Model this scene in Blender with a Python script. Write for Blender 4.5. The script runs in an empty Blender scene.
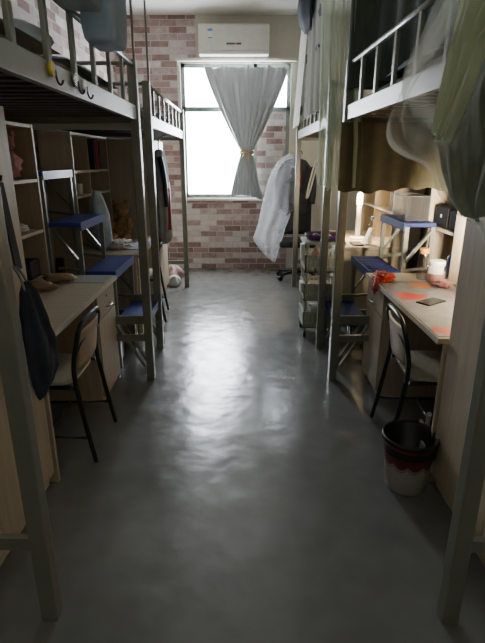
import bpy, bmesh, math, random
from mathutils import Vector, Matrix, noise
random.seed(7)
C = bpy.context.scene.collection
PI = math.pi
F = 490.0; H = 1.5; TH = math.radians(18.2); CT, ST = math.cos(TH), math.sin(TH)

def ray(px, py):
    cx, cy = px-242.5, 321.5-py
    return Vector((cx, F*CT + cy*ST, cy*CT - F*ST))
def at(px, py, d):                       # world point at depth d (y) seen at a pixel
    r = ray(px, py); return Vector((0, 0, H)) + r*(d/r.y)
def atx(px, py, x):
    r = ray(px, py); return Vector((0, 0, H)) + r*(x/r.x)
def atz(px, py, z):
    r = ray(px, py); return Vector((0, 0, H)) + r*((z-H)/r.z)

# ------------------------------------------------------------------ materials
def new_mat(name):
    m = bpy.data.materials.new(name); m.use_nodes = True
    nt = m.node_tree; nt.nodes.clear()
    out = nt.nodes.new('ShaderNodeOutputMaterial')
    return m, nt, out
def N(nt, t, **kw):
    n = nt.nodes.new(t)
    for k, v in kw.items():
        if k in n.inputs: n.inputs[k].default_value = v
        else: setattr(n, k, v)
    return n
def ramp(nt, stops, interp='LINEAR'):
    r = nt.nodes.new('ShaderNodeValToRGB'); e = r.color_ramp; e.interpolation = interp
    while len(e.elements) < len(stops): e.elements.new(0.5)
    for el, (p, c) in zip(e.elements, stops):
        el.position = p; el.color = (*c, 1) if len(c) == 3 else c
    return r
def mat(name, col, rough=0.6, metal=0.0, var=0.12, scale=12.0, stretch=None, spec=0.5, bump=0.0, emit=None, estr=0, trans=0.0, alpha=1.0):
    m, nt, out = new_mat(name)
    b = N(nt, 'ShaderNodeBsdfPrincipled'); L = nt.links.new
    b.inputs['Roughness'].default_value = rough; b.inputs['Metallic'].default_value = metal
    b.inputs['Specular IOR Level'].default_value = spec
    b.inputs['Transmission Weight'].default_value = trans; b.inputs['Alpha'].default_value = alpha
    tc = N(nt, 'ShaderNodeTexCoord'); mp = N(nt, 'ShaderNodeMapping')
    if stretch: mp.inputs['Scale'].default_value = stretch
    L(tc.outputs['Object'], mp.inputs['Vector'])
    no = N(nt, 'ShaderNodeTexNoise', Scale=scale, Detail=5.0, Roughness=0.6)
    L(mp.outputs[0], no.inputs['Vector'])
    d = [max(0, c*(1-var*2)) for c in col]; l = [min(1, c*(1+var*2)) for c in col]
    r = ramp(nt, [(0.25, d), (0.75, l)])
    L(no.outputs['Fac'], r.inputs[0]); L(r.outputs[0], b.inputs['Base Color'])
    if bump:
        bp = N(nt, 'ShaderNodeBump', Strength=bump, Distance=0.01)
        L(no.outputs['Fac'], bp.inputs['Height']); L(bp.outputs[0], b.inputs['Normal'])
    if emit:
        b.inputs['Emission Color'].default_value = (*emit, 1); b.inputs['Emission Strength'].default_value = estr
    L(b.outputs[0], out.inputs[0])
    return m
def sheer(name, col, fac, tl=0.5, var=0.1):
    m, nt, out = new_mat(name); L = nt.links.new
    tr = N(nt, 'ShaderNodeBsdfTransparent'); df = N(nt, 'ShaderNodeBsdfDiffuse', Color=(*col, 1)); tl_ = N(nt, 'ShaderNodeBsdfTranslucent', Color=(*col, 1))
    m1 = N(nt, 'ShaderNodeMixShader'); m1.inputs[0].default_value = tl
    L(df.outputs[0], m1.inputs[1]); L(tl_.outputs[0], m1.inputs[2])
    m2 = N(nt, 'ShaderNodeMixShader')
    tc = N(nt, 'ShaderNodeTexCoord'); no = N(nt, 'ShaderNodeTexNoise', Scale=6.0, Detail=3.0)
    L(tc.outputs['Object'], no.inputs['Vector'])
    mr = N(nt, 'ShaderNodeMapRange'); mr.inputs['To Min'].default_value = max(0, fac-var); mr.inputs['To Max'].default_value = min(1, fac+var)
    L(no.outputs['Fac'], mr.inputs[0]); L(mr.outputs[0], m2.inputs[0])
    L(tr.outputs[0], m2.inputs[1]); L(m1.outputs[0], m2.inputs[2]); L(m2.outputs[0], out.inputs[0])
    return m

M = {}
M['paint'] = mat('bed paint', (.20, .205, .165), .32, .15, .06, 6, spec=.6)
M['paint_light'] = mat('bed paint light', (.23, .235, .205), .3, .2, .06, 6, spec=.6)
M['slat'] = mat('bed slats', (.055, .045, .036), .7, 0, .2, 8, (1, 8, 1))
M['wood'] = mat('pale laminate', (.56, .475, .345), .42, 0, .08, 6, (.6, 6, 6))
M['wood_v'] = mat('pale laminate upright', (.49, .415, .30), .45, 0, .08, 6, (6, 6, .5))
M['edge'] = mat('white edging', (.68, .64, .56), .4, 0, .04)
M['brown'] = mat('brown back board', (.20, .13, .085), .6, 0, .15, 5, (5, 5, .6))
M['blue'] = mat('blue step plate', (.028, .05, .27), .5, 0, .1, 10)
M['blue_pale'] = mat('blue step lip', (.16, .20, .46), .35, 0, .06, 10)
M['tube'] = mat('dark green tube', (.022, .032, .027), .28, .5, .1, 10, spec=.7)
M['seat'] = mat('cream plywood', (.52, .49, .37), .45, 0, .07, 8, (1, 6, 1))
M['ply'] = mat('tan plywood', (.36, .27, .17), .45, 0, .1, 8, (6, 1, 1))
M['white'] = mat('white plastic', (.72, .72, .68), .35, 0, .03)
M['ac'] = mat('air conditioner plastic', (.66, .66, .60), .4, 0, .03)
M['ceil'] = mat('ceiling paint', (.74, .73, .69), .8, 0, .03, 3)
M['beige'] = mat('beige paint', (.54, .51, .43), .8, 0, .05, 3)
M['black'] = mat('black plastic', (.012, .012, .014), .4, 0, .1)
M['mattblack'] = mat('matt black', (.006, .006, .007), .7, 0, .1, spec=.2)
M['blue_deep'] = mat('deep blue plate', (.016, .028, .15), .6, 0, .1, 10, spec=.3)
M['screen'] = mat('black glass', (.004, .004, .005), .3, 0, .05, spec=.1)
M['navy'] = mat('navy cloth', (.010, .017, .036), .8, 0, .25, 14, bump=.4)
M['chrome'] = mat('steel', (.55, .55, .53), .22, 1, .03)
M['frame'] = mat('window frame green', (.16, .20, .18), .4, 0, .08)
M['green_pl'] = mat('pale green plastic', (.42, .46, .36), .4, 0, .06)
M['cart'] = mat('cart plastic', (.58, .60, .50), .45, 0, .05, 6)
M['curtain'] = mat('grey satin', (.44, .46, .455), .34, .30, .06, 5, (3, 3, .5), spec=.5)
M['gold'] = mat('gold tie', (.48, .32, .15), .5, 0, .1)
M['olive'] = mat('olive cloth', (.060, .055, .030), .9, 0, .1, 20, bump=.2)
M['darkgreen'] = mat('dark green cloth', (.055, .075, .055), .9, 0, .2, 6, (2, 6, 1))
M['lime'] = mat('pale green cloth', (.66, .73, .52), .8, 0, .06, 5, (6, 6, .6), bump=.2)  # cloth colour brightened to imitate light falling on it
M['greygreen'] = mat('grey green cloth', (.25, .28, .21), .85, 0, .15, 5, (6, 6, .6), bump=.2)
M['net'] = sheer('pale net', (.90, .93, .86), .22, .55, .06)
M['net_dense'] = sheer('dense net', (.66, .74, .58), .56, .5)
M['cover'] = sheer('frosted cover', (.90, .92, .96), .27, .6, .07)
M['basket'] = sheer('blue grey plastic', (.46, .54, .59), .66, .5, .05)
M['bagplastic'] = sheer('clear plastic', (.55, .50, .45), .25, .4)
M['coat'] = mat('charcoal cloth', (.045, .047, .055), .9, 0, .2, 10)
M['greycloth'] = mat('grey cloth', (.24, .24, .24), .85, 0, .15, 10, bump=.2)
M['quilt'] = mat('blue grey bedding', (.36, .43, .48), .9, 0, .2, 7, bump=.3)
M['quilt_l'] = mat('pale bedding', (.50, .50, .48), .9, 0, .12, 7, bump=.3)
M['mattress'] = mat('mattress cloth', (.30, .28, .24), .9, 0, .15, 12)
M['red'] = mat('red cloth', (.42, .03, .05), .7, 0, .15)
M['redbag'] = mat('red film', (.62, .045, .02), .3, 0, .2, 10, spec=.8)
M['pink'] = mat('dull pink cloth', (.46, .22, .22), .8, 0, .2, 10, bump=.3)
M['purple'] = mat('purple plastic', (.075, .03, .14), .4, 0, .2)
M['maroon'] = mat('maroon print', (.16, .022, .028), .55, 0, .2)
M['tan'] = mat('tan leather', (.33, .22, .125), .6, 0, .15)
M['teddy'] = mat('brown plush', (.28, .16, .075), .95, 0, .25, 30, bump=.5)
M['paleblue'] = mat('pale blue cloth', (.40, .48, .52), .85, 0, .15, 10, bump=.2)
M['dustypink'] = mat('dusty pink film', (.30, .18, .165), .6, 0, .25, 12)
M['paper'] = mat('white paper', (.72, .72, .70), .8, 0, .04)
M['lilac'] = mat('lilac paper', (.42, .42, .62), .7, 0, .15, 9)
M['yellow'] = mat('yellow sheet', (.62, .50, .20), .6, 0, .1)
M['hook_y'] = mat('yellow hook pad', (.75, .52, .03), .4, 0, .05)
M['bookred'] = mat('crimson cover', (.26, .03, .06), .6, 0, .1)
M['bookdark'] = mat('dark cover', (.05, .045, .07), .6, 0, .1)
M['bluebottle'] = mat('blue plastic', (.03, .08, .30), .3, 0, .1)
M['orange'] = mat('orange lid', (.55, .22, .05), .4, 0, .1)
M['label'] = mat('label white', (.75, .73, .70), .6, 0, .03)
M['pinkfill'] = mat('pink contents', (.55, .28, .26), .6, 0, .15, 30)
M['sticker_b'] = mat('sticker blue', (.10, .25, .55), .5, 0, .05)
M['grey_mark'] = mat('grey mark', (.10, .10, .10), .5, 0, .05)
M['grey_sheet'] = mat('grey sheet', (.42, .43, .43), .5, 0, .05)
M['facade'] = mat('pale facade', (.85, .87, .90), .8, 0, .02)
M['facade_g'] = mat('facade grey', (.55, .56, .58), .8, 0, .02)
M['lamp_on'] = mat('lit lamp', (1, .9, .75), .5, 0, 0, emit=(1, .83, .58), estr=9)
M['lamp_body'] = mat('lamp body', (.85, .80, .72), .4, 0, .03, emit=(1, .80, .55), estr=.5)
M['white_cloth'] = mat('white towel', (.66, .65, .58), .9, 0, .05, 20, bump=.2)

def add_translucent(m, f, col):
    nt = m.node_tree; out = [n for n in nt.nodes if n.type == 'OUTPUT_MATERIAL'][0]; src = out.inputs[0].links[0].from_socket
    t = nt.nodes.new('ShaderNodeBsdfTranslucent'); t.inputs[0].default_value = (*col, 1); mx = nt.nodes.new('ShaderNodeMixShader'); mx.inputs[0].default_value = f
    nt.links.new(src, mx.inputs[1]); nt.links.new(t.outputs[0], mx.inputs[2]); nt.links.new(mx.outputs[0], out.inputs[0])
add_translucent(M['lime'], .3, (.62, .70, .48)); add_translucent(M['greygreen'], .3, (.35, .4, .3))
add_translucent(M['curtain'], .007, (.6, .62, .62))

def glass_mat():
    m, nt, out = new_mat('window glass'); L = nt.links.new
    tr = N(nt, 'ShaderNodeBsdfTransparent'); gl = N(nt, 'ShaderNodeBsdfGlossy', Roughness=.02)
    mx = N(nt, 'ShaderNodeMixShader'); mx.inputs[0].default_value = .06
    L(tr.outputs[0], mx.inputs[1]); L(gl.outputs[0], mx.inputs[2]); L(mx.outputs[0], out.inputs[0]); return m
M['glass'] = glass_mat()
def jar_mat():
    m, nt, out = new_mat('jar glass'); L = nt.links.new
    tr = N(nt, 'ShaderNodeBsdfTransparent', Color=(.85, .83, .8, 1)); gl = N(nt, 'ShaderNodeBsdfGlossy', Roughness=.06)
    mx = N(nt, 'ShaderNodeMixShader'); mx.inputs[0].default_value = .2
    L(tr.outputs[0], mx.inputs[1]); L(gl.outputs[0], mx.inputs[2]); L(mx.outputs[0], out.inputs[0]); return m
M['jar'] = jar_mat()
M['clearbox'] = sheer('clear box plastic', (.55, .53, .5), .08, .4, .02)

def brick_mat(name, ax, dark=1.0):
    m, nt, out = new_mat(name); L = nt.links.new
    g = N(nt, 'ShaderNodeNewGeometry'); sp = N(nt, 'ShaderNodeSeparateXYZ'); cb = N(nt, 'ShaderNodeCombineXYZ')
    L(g.outputs['Position'], sp.inputs[0]); L(sp.outputs[ax], cb.inputs[0]); L(sp.outputs[2], cb.inputs[1])
    b = N(nt, 'ShaderNodeTexBrick', Scale=1.0)
    b.inputs['Brick Width'].default_value = .23; b.inputs['Row Height'].default_value = .078
    b.inputs['Mortar Size'].default_value = .006; b.inputs['Mortar Smooth'].default_value = .4
    b.inputs['Color1'].default_value = (0, 0, 0, 1); b.inputs['Color2'].default_value = (1, 1, 1, 1); b.inputs['Mortar'].default_value = (.5, .5, .5, 1)
    b.offset = .5
    wn = N(nt, 'ShaderNodeTexNoise', Scale=6.0, Detail=3.0); L(cb.outputs[0], wn.inputs['Vector'])
    wv = N(nt, 'ShaderNodeVectorMath', operation='MULTIPLY_ADD'); wv.inputs[1].default_value = (.05, .014, 0); L(wn.outputs['Color'], wv.inputs[0]); L(cb.outputs[0], wv.inputs[2])
    L(wv.outputs[0], b.inputs['Vector'])
    n1 = N(nt, 'ShaderNodeTexNoise', Scale=10.0, Detail=8.0, Roughness=.8); L(cb.outputs[0], n1.inputs['Vector'])
    ad = N(nt, 'ShaderNodeMixRGB'); ad.inputs[0].default_value = .55
    L(b.outputs['Color'], ad.inputs[1]); L(n1.outputs['Fac'], ad.inputs[2])
    k = dark
    r = ramp(nt, [(.16, (.10*k, .06*k, .055*k)), (.30, (.22*k, .135*k, .125*k)), (.41, (.33*k, .225*k, .21*k)), (.50, (.40*k, .31*k, .295*k)), (.60, (.50*k, .45*k, .43*k)), (.78, (.66*k, .635*k, .61*k))])
    L(ad.outputs[0], r.inputs[0])
    mm = N(nt, 'ShaderNodeMixRGB'); mm.inputs[2].default_value = (.50*k, .44*k, .40*k, 1)
    L(b.outputs['Fac'], mm.inputs[0]); L(r.outputs[0], mm.inputs[1])
    bs = N(nt, 'ShaderNodeBsdfPrincipled', Roughness=.7); L(mm.outputs[0], bs.inputs['Base Color'])
    bp = N(nt, 'ShaderNodeBump', Strength=.25, Distance=.01); bp.invert = True
    L(b.outputs['Fac'], bp.inputs['Height']); L(bp.outputs[0], bs.inputs['Normal'])
    L(bs.outputs[0], out.inputs[0]); return m
M['brick_x'] = brick_mat('brick paper across', 0); M['brick_y'] = brick_mat('brick paper along', 1)

def floor_mat():
    m, nt, out = new_mat('polished concrete'); L = nt.links.new
    g = N(nt, 'ShaderNodeNewGeometry')
    n1 = N(nt, 'ShaderNodeTexNoise', Scale=1.5, Detail=2.0, Roughness=.4); n2 = N(nt, 'ShaderNodeTexNoise', Scale=8.0, Detail=2.0, Roughness=.5)
    n3 = N(nt, 'ShaderNodeTexNoise', Scale=5.0, Detail=2.0, Roughness=.5); n4 = N(nt, 'ShaderNodeTexNoise', Scale=38.0, Detail=3.0)
    for n in (n1, n2, n3, n4): L(g.outputs['Position'], n.inputs['Vector'])
    mx = N(nt, 'ShaderNodeMixRGB'); mx.inputs[0].default_value = .5; L(n1.outputs['Fac'], mx.inputs[1]); L(n2.outputs['Fac'], mx.inputs[2])
    r = ramp(nt, [(.2, (.130, .132, .125)), (.5, (.160, .162, .153)), (.8, (.196, .195, .184))]); L(mx.outputs[0], r.inputs[0])
    v = N(nt, 'ShaderNodeTexVoronoi', Scale=2.3); L(g.outputs['Position'], v.inputs['Vector'])
    sr = ramp(nt, [(.0, (.35, .35, .35)), (.045, (1, 1, 1))]); L(v.outputs['Distance'], sr.inputs[0])
    mu = N(nt, 'ShaderNodeMixRGB', blend_type='MULTIPLY'); mu.inputs[0].default_value = .6; L(r.outputs[0], mu.inputs[1]); L(sr.outputs[0], mu.inputs[2])
    b = N(nt, 'ShaderNodeBsdfPrincipled'); L(mu.outputs[0], b.inputs['Base Color'])
    rr = N(nt, 'ShaderNodeMapRange'); rr.inputs['From Min'].default_value = .3; rr.inputs['From Max'].default_value = .7
    rr.inputs['To Min'].default_value = .18; rr.inputs['To Max'].default_value = .265
    L(n2.outputs['Fac'], rr.inputs[0]); L(rr.outputs[0], b.inputs['Roughness'])
    b.inputs['Specular IOR Level'].default_value = .7
    bp = N(nt, 'ShaderNodeBump', Strength=.27, Distance=.02); mx2 = N(nt, 'ShaderNodeMixRGB'); mx2.inputs[0].default_value = .06
    L(n3.outputs['Fac'], mx2.inputs[1]); L(n4.outputs['Fac'], mx2.inputs[2]); L(mx2.outputs[0], bp.inputs['Height']); L(bp.outputs[0], b.inputs['Normal'])
    L(b.outputs[0], out.inputs[0]); return m
M['floor'] = floor_mat()

def blob_mat(name, base, blobs):            # printed sheet: soft flowers at given places (object space, metres)
    m, nt, out = new_mat(name); L = nt.links.new
    tc = N(nt, 'ShaderNodeTexCoord'); no = N(nt, 'ShaderNodeTexNoise', Scale=14.0, Detail=4.0)
    L(tc.outputs['Object'], no.inputs['Vector'])
    r0 = ramp(nt, [(.3, [c*.72 for c in base]), (.7, [min(1, c*1.2) for c in base])]); L(no.outputs['Fac'], r0.inputs[0])
    cur = r0.outputs[0]
    for (x, y, rad, col) in blobs:
        vm = N(nt, 'ShaderNodeVectorMath', operation='DISTANCE'); vm.inputs[1].default_value = (x, y, 0); L(tc.outputs['Object'], vm.inputs[0])
        a = N(nt, 'ShaderNodeMath', operation='MULTIPLY_ADD'); a.inputs[1].default_value = rad*1.3; L(no.outputs['Fac'], a.inputs[0]); L(vm.outputs['Value'], a.inputs[2])
        mr = N(nt, 'ShaderNodeMapRange'); mr.inputs['From Min'].default_value = rad*1.5; mr.inputs['From Max'].default_value = rad*1.8
        mr.inputs['To Min'].default_value = .95; mr.inputs['To Max'].default_value = 0
        L(a.outputs[0], mr.inputs[0])
        mx = N(nt, 'ShaderNodeMixRGB'); L(mr.outputs[0], mx.inputs[0]); L(cur, mx.inputs[1]); mx.inputs[2].default_value = (*col, 1); cur = mx.outputs[0]
    b = N(nt, 'ShaderNodeBsdfPrincipled', Roughness=.35); L(cur, b.inputs['Base Color']); L(b.outputs[0], out.inputs[0]); return m
def print_net_mat():                        # white net curtain with scattered navy motifs
    m, nt, out = new_mat('printed net'); L = nt.links.new
    tc = N(nt, 'ShaderNodeTexCoord'); v = N(nt, 'ShaderNodeTexVoronoi', Scale=5.0); L(tc.outputs['Object'], v.inputs['Vector'])
    no = N(nt, 'ShaderNodeTexNoise', Scale=22.0, Detail=2.0); L(tc.outputs['Object'], no.inputs['Vector'])
    a = N(nt, 'ShaderNodeMath', operation='MULTIPLY_ADD'); a.inputs[1].default_value = .5; L(no.outputs['Fac'], a.inputs[0]); L(v.outputs['Distance'], a.inputs[2])
    r = ramp(nt, [(.42, (.05, .06, .16)), (.47, (.66, .67, .64))]); L(a.outputs[0], r.inputs[0])
    df = N(nt, 'ShaderNodeBsdfDiffuse'); tl = N(nt, 'ShaderNodeBsdfTranslucent'); L(r.outputs[0], df.inputs[0]); L(r.outputs[0], tl.inputs[0])
    m1 = N(nt, 'ShaderNodeMixShader'); m1.inputs[0].default_value = .5; L(df.outputs[0], m1.inputs[1]); L(tl.outputs[0], m1.inputs[2])
    tr = N(nt, 'ShaderNodeBsdfTransparent'); m2 = N(nt, 'ShaderNodeMixShader'); m2.inputs[0].default_value = .72
    L(tr.outputs[0], m2.inputs[1]); L(m1.outputs[0], m2.inputs[2]); L(m2.outputs[0], out.inputs[0]); return m
M['printnet'] = print_net_mat()
def binprint():
    m, nt, out = new_mat('printed bin'); L = nt.links.new
    tc = N(nt, 'ShaderNodeTexCoord'); sp = N(nt, 'ShaderNodeSeparateXYZ'); L(tc.outputs['Object'], sp.inputs[0])
    at2 = N(nt, 'ShaderNodeMath', operation='ARCTAN2'); L(sp.outputs[1], at2.inputs[0]); L(sp.outputs[0], at2.inputs[1])
    ml = N(nt, 'ShaderNodeMath', operation='MULTIPLY'); ml.inputs[1].default_value = 5.0; L(at2.outputs[0], ml.inputs[0])
    si = N(nt, 'ShaderNodeMath', operation='SINE'); L(ml.outputs[0], si.inputs[0])
    ab = N(nt, 'ShaderNodeMath', operation='ABSOLUTE'); L(si.outputs[0], ab.inputs[0])
    ma = N(nt, 'ShaderNodeMath', operation='MULTIPLY_ADD'); ma.inputs[1].default_value = .022; L(ab.outputs[0], ma.inputs[0]); L(sp.outputs[2], ma.inputs[2])
    r = ramp(nt, [(0, (.56, .54, .50)), (.148, (.56, .54, .50)), (.150, (.30, .10, .09)), (.154, (.40, .2, .18)), (.158, (.50, .42, .38)), (.163, (.50, .42, .38)), (.166, (.17, .025, .028))])
    L(ma.outputs[0], r.inputs[0])
    b = N(nt, 'ShaderNodeBsdfPrincipled', Roughness=.4); L(r.outputs[0], b.inputs['Base Color']); L(b.outputs[0], out.inputs[0]); return m
M['bin'] = binprint()

# ------------------------------------------------------------------ mesh builder
class MB:
    def __init__(s): s.bm = bmesh.new()
    def box(s, lo, hi, bev=0.0):
        x0, y0, z0 = [min(a, b) for a, b in zip(lo, hi)]; x1, y1, z1 = [max(a, b) for a, b in zip(lo, hi)]
        r = bmesh.ops.create_cube(s.bm, size=1)
        for v in r['verts']:
            v.co = Vector(((x0+x1)/2 + v.co.x*(x1-x0), (y0+y1)/2 + v.co.y*(y1-y0), (z0+z1)/2 + v.co.z*(z1-z0)))
        if bev:
            es = {e for v in r['verts'] for e in v.link_edges}
            bmesh.ops.bevel(s.bm, geom=list(es), offset=bev, segments=2, profile=.6, affect='EDGES')
        return s
    def bar(s, a, b, w, h, up=(0, 0, 1), bev=0.0):         # rectangular bar from a to b
        a, b = Vector(a), Vector(b); d = (b-a); L = d.length; d.normalize(); u = Vector(up)
        if abs(d.dot(u)) > .95: u = Vector((0, 1, 0))
        x = d.cross(u).normalized(); u = x.cross(d)
        r = bmesh.ops.create_cube(s.bm, size=1); c = (a+b)/2
        for v in r['verts']: v.co = c + x*(v.co.x*w) + d*(v.co.y*L) + u*(v.co.z*h)
        if bev:
            es = {e for v in r['verts'] for e in v.link_edges}
            bmesh.ops.bevel(s.bm, geom=list(es), offset=bev, segments=2, profile=.6, affect='EDGES')
        return s
    def tube(s, pts, r, n=8, smooth=2, closed=False):
        pts = [Vector(p) for p in pts]
        for _ in range(smooth):
            q = [pts[0]] if not closed else []
            for i in range(len(pts)-1 if not closed else len(pts)):
                a, b = pts[i], pts[(i+1) % len(pts)]
                q += [a.lerp(b, .25), a.lerp(b, .75)]
            if not closed: q.append(pts[-1])
            pts = q
        rr = r if callable(r) else (lambda t: r)
        rings = []; prev = None; m = len(pts)
        for i, p in enumerate(pts):
            d = (pts[(i+1) % m] - pts[i-1]) if closed else (pts[min(i+1, m-1)] - pts[max(i-1, 0)])
            d.normalize()
            u = prev if prev is not None else (Vector((0, 0, 1)) if abs(d.z) < .9 else Vector((1, 0, 0)))
            x = d.cross(u).normalized(); u = x.cross(d); prev = u
            q = rr(i/max(1, m-1))
            rings.append([s.bm.verts.new(p + (x*math.cos(k*2*PI/n) + u*math.sin(k*2*PI/n))*q) for k in range(n)])
        for i in range(m-1 if not closed else m):
            A, B = rings[i], rings[(i+1) % m]
            for k in range(n):
                f = s.bm.faces.new((A[k], A[(k+1) % n], B[(k+1) % n], B[k])); f.smooth = True
        if not closed:
            s.bm.faces.new(rings[0][::-1]); s.bm.faces.new(rings[-1])
        return s
    def lathe(s, prof, c=(0, 0, 0), n=24, sx=1, sy=1, cap=True):
        c = Vector(c); rings = []
        for (r, z) in prof:
            rings.append([s.bm.verts.new(c + Vector((r*sx*math.cos(k*2*PI/n), r*sy*math.sin(k*2*PI/n), z))) for k in range(n)])
        for A, B in zip(rings, rings[1:]):
            for k in range(n):
                f = s.bm.faces.new((A[k], A[(k+1) % n], B[(k+1) % n], B[k])); f.smooth = True
        if cap:
            s.bm.faces.new(rings[0][::-1]); s.bm.faces.new(rings[-1])
        return s
    def loft(s, secs, n=28, amp=0.0, freq=7, seed=0, cap=True, ph=0):   # secs: (z, cx, cy, rx, ry)
        rings = []
        for i, (z, cx, cy, rx, ry) in enumerate(secs):
            ring = []
            for k in range(n):
                a = k*2*PI/n; f = 1 + amp*math.sin(freq*a+ph+seed)*(i/len(secs)+.3) + amp*.8*noise.noise(Vector((math.cos(a)*1.7, math.sin(a)*1.7, z*3+seed)))
                ring.append(s.bm.verts.new((cx+rx*f*math.cos(a), cy+ry*f*math.sin(a), z)))
            rings.append(ring)
        for A, B in zip(rings, rings[1:]):
            for k in range(n):
                f = s.bm.faces.new((A[k], A[(k+1) % n], B[(k+1) % n], B[k])); f.smooth = True
        if cap:
            s.bm.faces.new(rings[0]); s.bm.faces.new(rings[-1][::-1])
        return s
    def grid(s, fn, nu, nv):
        vs = [[s.bm.verts.new(fn(i/nu, j/nv)) for i in range(nu+1)] for j in range(nv+1)]
        for j in range(nv):
            for i in range(nu):
                f = s.bm.faces.new((vs[j][i], vs[j][i+1], vs[j+1][i+1], vs[j+1][i])); f.smooth = True
        return s
    def blob(s, c, r, amp=.15, fr=2.0, seed=0, sub=3, flat=None):
        R = bmesh.ops.create_icosphere(s.bm, subdivisions=sub, radius=1); c = Vector(c)
        for v in R['verts']:
            d = v.co.normalized(); k = 1 + amp*noise.noise(d*fr + Vector((seed*3.1, seed, -seed)))*2
            v.co = c + Vector((d.x*r[0]*k, d.y*r[1]*k, d.z*r[2]*k))
            if flat is not None and v.co.z < flat: v.co.z = flat
        for v in R['verts']:
            for f in v.link_faces: f.smooth = True
        return s
    def prism(s, poly, axis, a, b):                        # poly in the other two axes, extruded along axis
        def P(p, t):
            q = list(p); q.insert(axis, t); return Vector(q)
        A = [s.bm.verts.new(P(p, a)) for p in poly]; B = [s.bm.verts.new(P(p, b)) for p in poly]; n = len(poly)
        s.bm.faces.new(A); s.bm.faces.new(B[::-1])
        for k in range(n): s.bm.faces.new((A[k], B[k], B[(k+1) % n], A[(k+1) % n]))
        return s
    def build(s, name, m, parent=None, solid=0.0, base=None):
        me = bpy.data.meshes.new(name)
        bmesh.ops.recalc_face_normals(s.bm, faces=s.bm.faces)
        off = Vector((0, 0, 0))
        if parent is not None:
            r = parent
            while r.parent: r = r.parent
            off = r.location.copy()
        else:
            xs = [v.co for v in s.bm.verts]
            off = Vector(base) if base else Vector(((min(v.x for v in xs)+max(v.x for v in xs))/2, (min(v.y for v in xs)+max(v.y for v in xs))/2, min(v.z for v in xs)))
        bmesh.ops.translate(s.bm, verts=s.bm.verts, vec=-off)
        s.bm.to_mesh(me); s.bm.free()
        me.materials.append(M[m] if isinstance(m, str) else m)
        o = bpy.data.objects.new(name, me); C.objects.link(o)
        if parent is not None: o.parent = parent
        else: o.location = off
        if solid:
            md = o.modifiers.new('thickness', 'SOLIDIFY'); md.thickness = solid; md.offset = 0
        return o

def thing(name, label, cat, loc=(0, 0, 0), group=None):
    o = bpy.data.objects.new(name, None); C.objects.link(o); o.location = loc; o.empty_display_size = .1
    o['label'] = label; o['category'] = cat
    if group: o['group'] = group
    return o
def tag(o, label, cat, group=None, kind=None):
    o['label'] = label; o['category'] = cat
    if group: o['group'] = group
    if kind: o['kind'] = kind
    return o
def struct(o): o['kind'] = 'structure'; return o
def dup(root, loc, rotz, label):
    r = root.copy(); C.objects.link(r); r.location = loc; r.rotation_euler = (0, 0, rotz); r['label'] = label
    for ch in list(root.children):
        c = ch.copy(); C.objects.link(c); c.parent = r
        for g in ch.children:
            d = g.copy(); C.objects.link(d); d.parent = c
    return r

# ------------------------------------------------------------------ room shell
W = 1.64; YB = 7.07; Y0 = -1.3; ZC = 3.24
struct(MB().box((-W-.1, Y0-.1, -.1), (W+.1, YB+.15, 0)).build('floor', 'floor'))
struct(MB().box((-W-.1, Y0-.1, ZC), (W+.1, YB+.15, ZC+.1)).build('ceiling', 'ceil'))
struct(MB().box((-W-.1, Y0-.1, 0), (-W, YB+.15, ZC)).build('wall_left', 'brick_y'))
struct(MB().box((W, Y0-.1, 0), (W+.1, YB+.15, ZC)).build('wall_right', 'beige'))
struct(MB().box((-W, Y0-.1, 0), (W, Y0, ZC)).build('wall_front', 'beige'))
wx0, wx1, wz0, wz1, wm, wt = -.81, .635, 1.0, 2.70, .17, 2.15
bw = MB().box((-W, YB, 0), (wx0, YB+.15, ZC)).box((wx0, YB, 0), (wx1, YB+.15, wz0))
bwo = struct(bw.build('wall_back', 'brick_x'))
struct(MB().box((wx0, YB, wz1), (W, YB+.15, ZC)).box((wx1, YB, 0), (W, YB+.15, wz1)).build('wall_back_upper', 'beige'))
struct(MB().box((-.81, YB-.004, 2.74), (-.60, YB+.0, ZC)).build('wall_back_paper', 'brick_x'))
# window
wf = MB(); t = .05
for a, b in (((wx0, wz0), (wx0+t, wz1)), ((wx1-t, wz0), (wx1, wz1)), ((wx0, wz0), (wx1, wz0+t)), ((wx0, wz1-t), (wx1, wz1)), ((wx0, wt-.03), (wx1, wt+.03)), ((wm-.025, wz0), (wm+.025, wz1))):
    wf.box((a[0], YB+.04, a[1]), (b[0], YB+.10, b[1]))
win = struct(wf.build('window_1', 'frame'))
MB().box((wx0, YB+.066, wz0), (wx1, YB+.070, wz1)).build('pane', 'glass', win)
struct(MB().box((wm+.025, YB+.045, wz0+.05), (wx1-.05, YB+.064, wt-.03)).build('wall_back_panel', 'brick_x'))
struct(MB().box((wx0-.03, YB-.05, wz0-.035), (wx1+.03, YB+.06, wz0)).build('trim_1', 'edge'))
struct(MB().box((wx0-.05, YB-.07, wz1+.01), (wx1+.06, YB, wz1+.045)).box((wx0-.04, YB-.02, wz0), (wx0, YB, wz1+.01)).build('trim_2', 'edge'))
# outside
f = MB().box((-2.3, 28, -6), (-.2, 31, 2.9)).build('apartment_facade', 'facade')
tag(f, 'pale distant building faintly seen outside through the window', 'building')
for (x0, z0, x1, z1) in ((-1.75, .9, -1.45, 2.3), (-1.2, 1.2, -.7, 2.1), (-2.1, -1.2, -1.5, 0)):
    MB().box((x0, 27.95, z0), (x1, 28.0, z1)).build('facade_window', 'facade_g', f)

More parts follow.
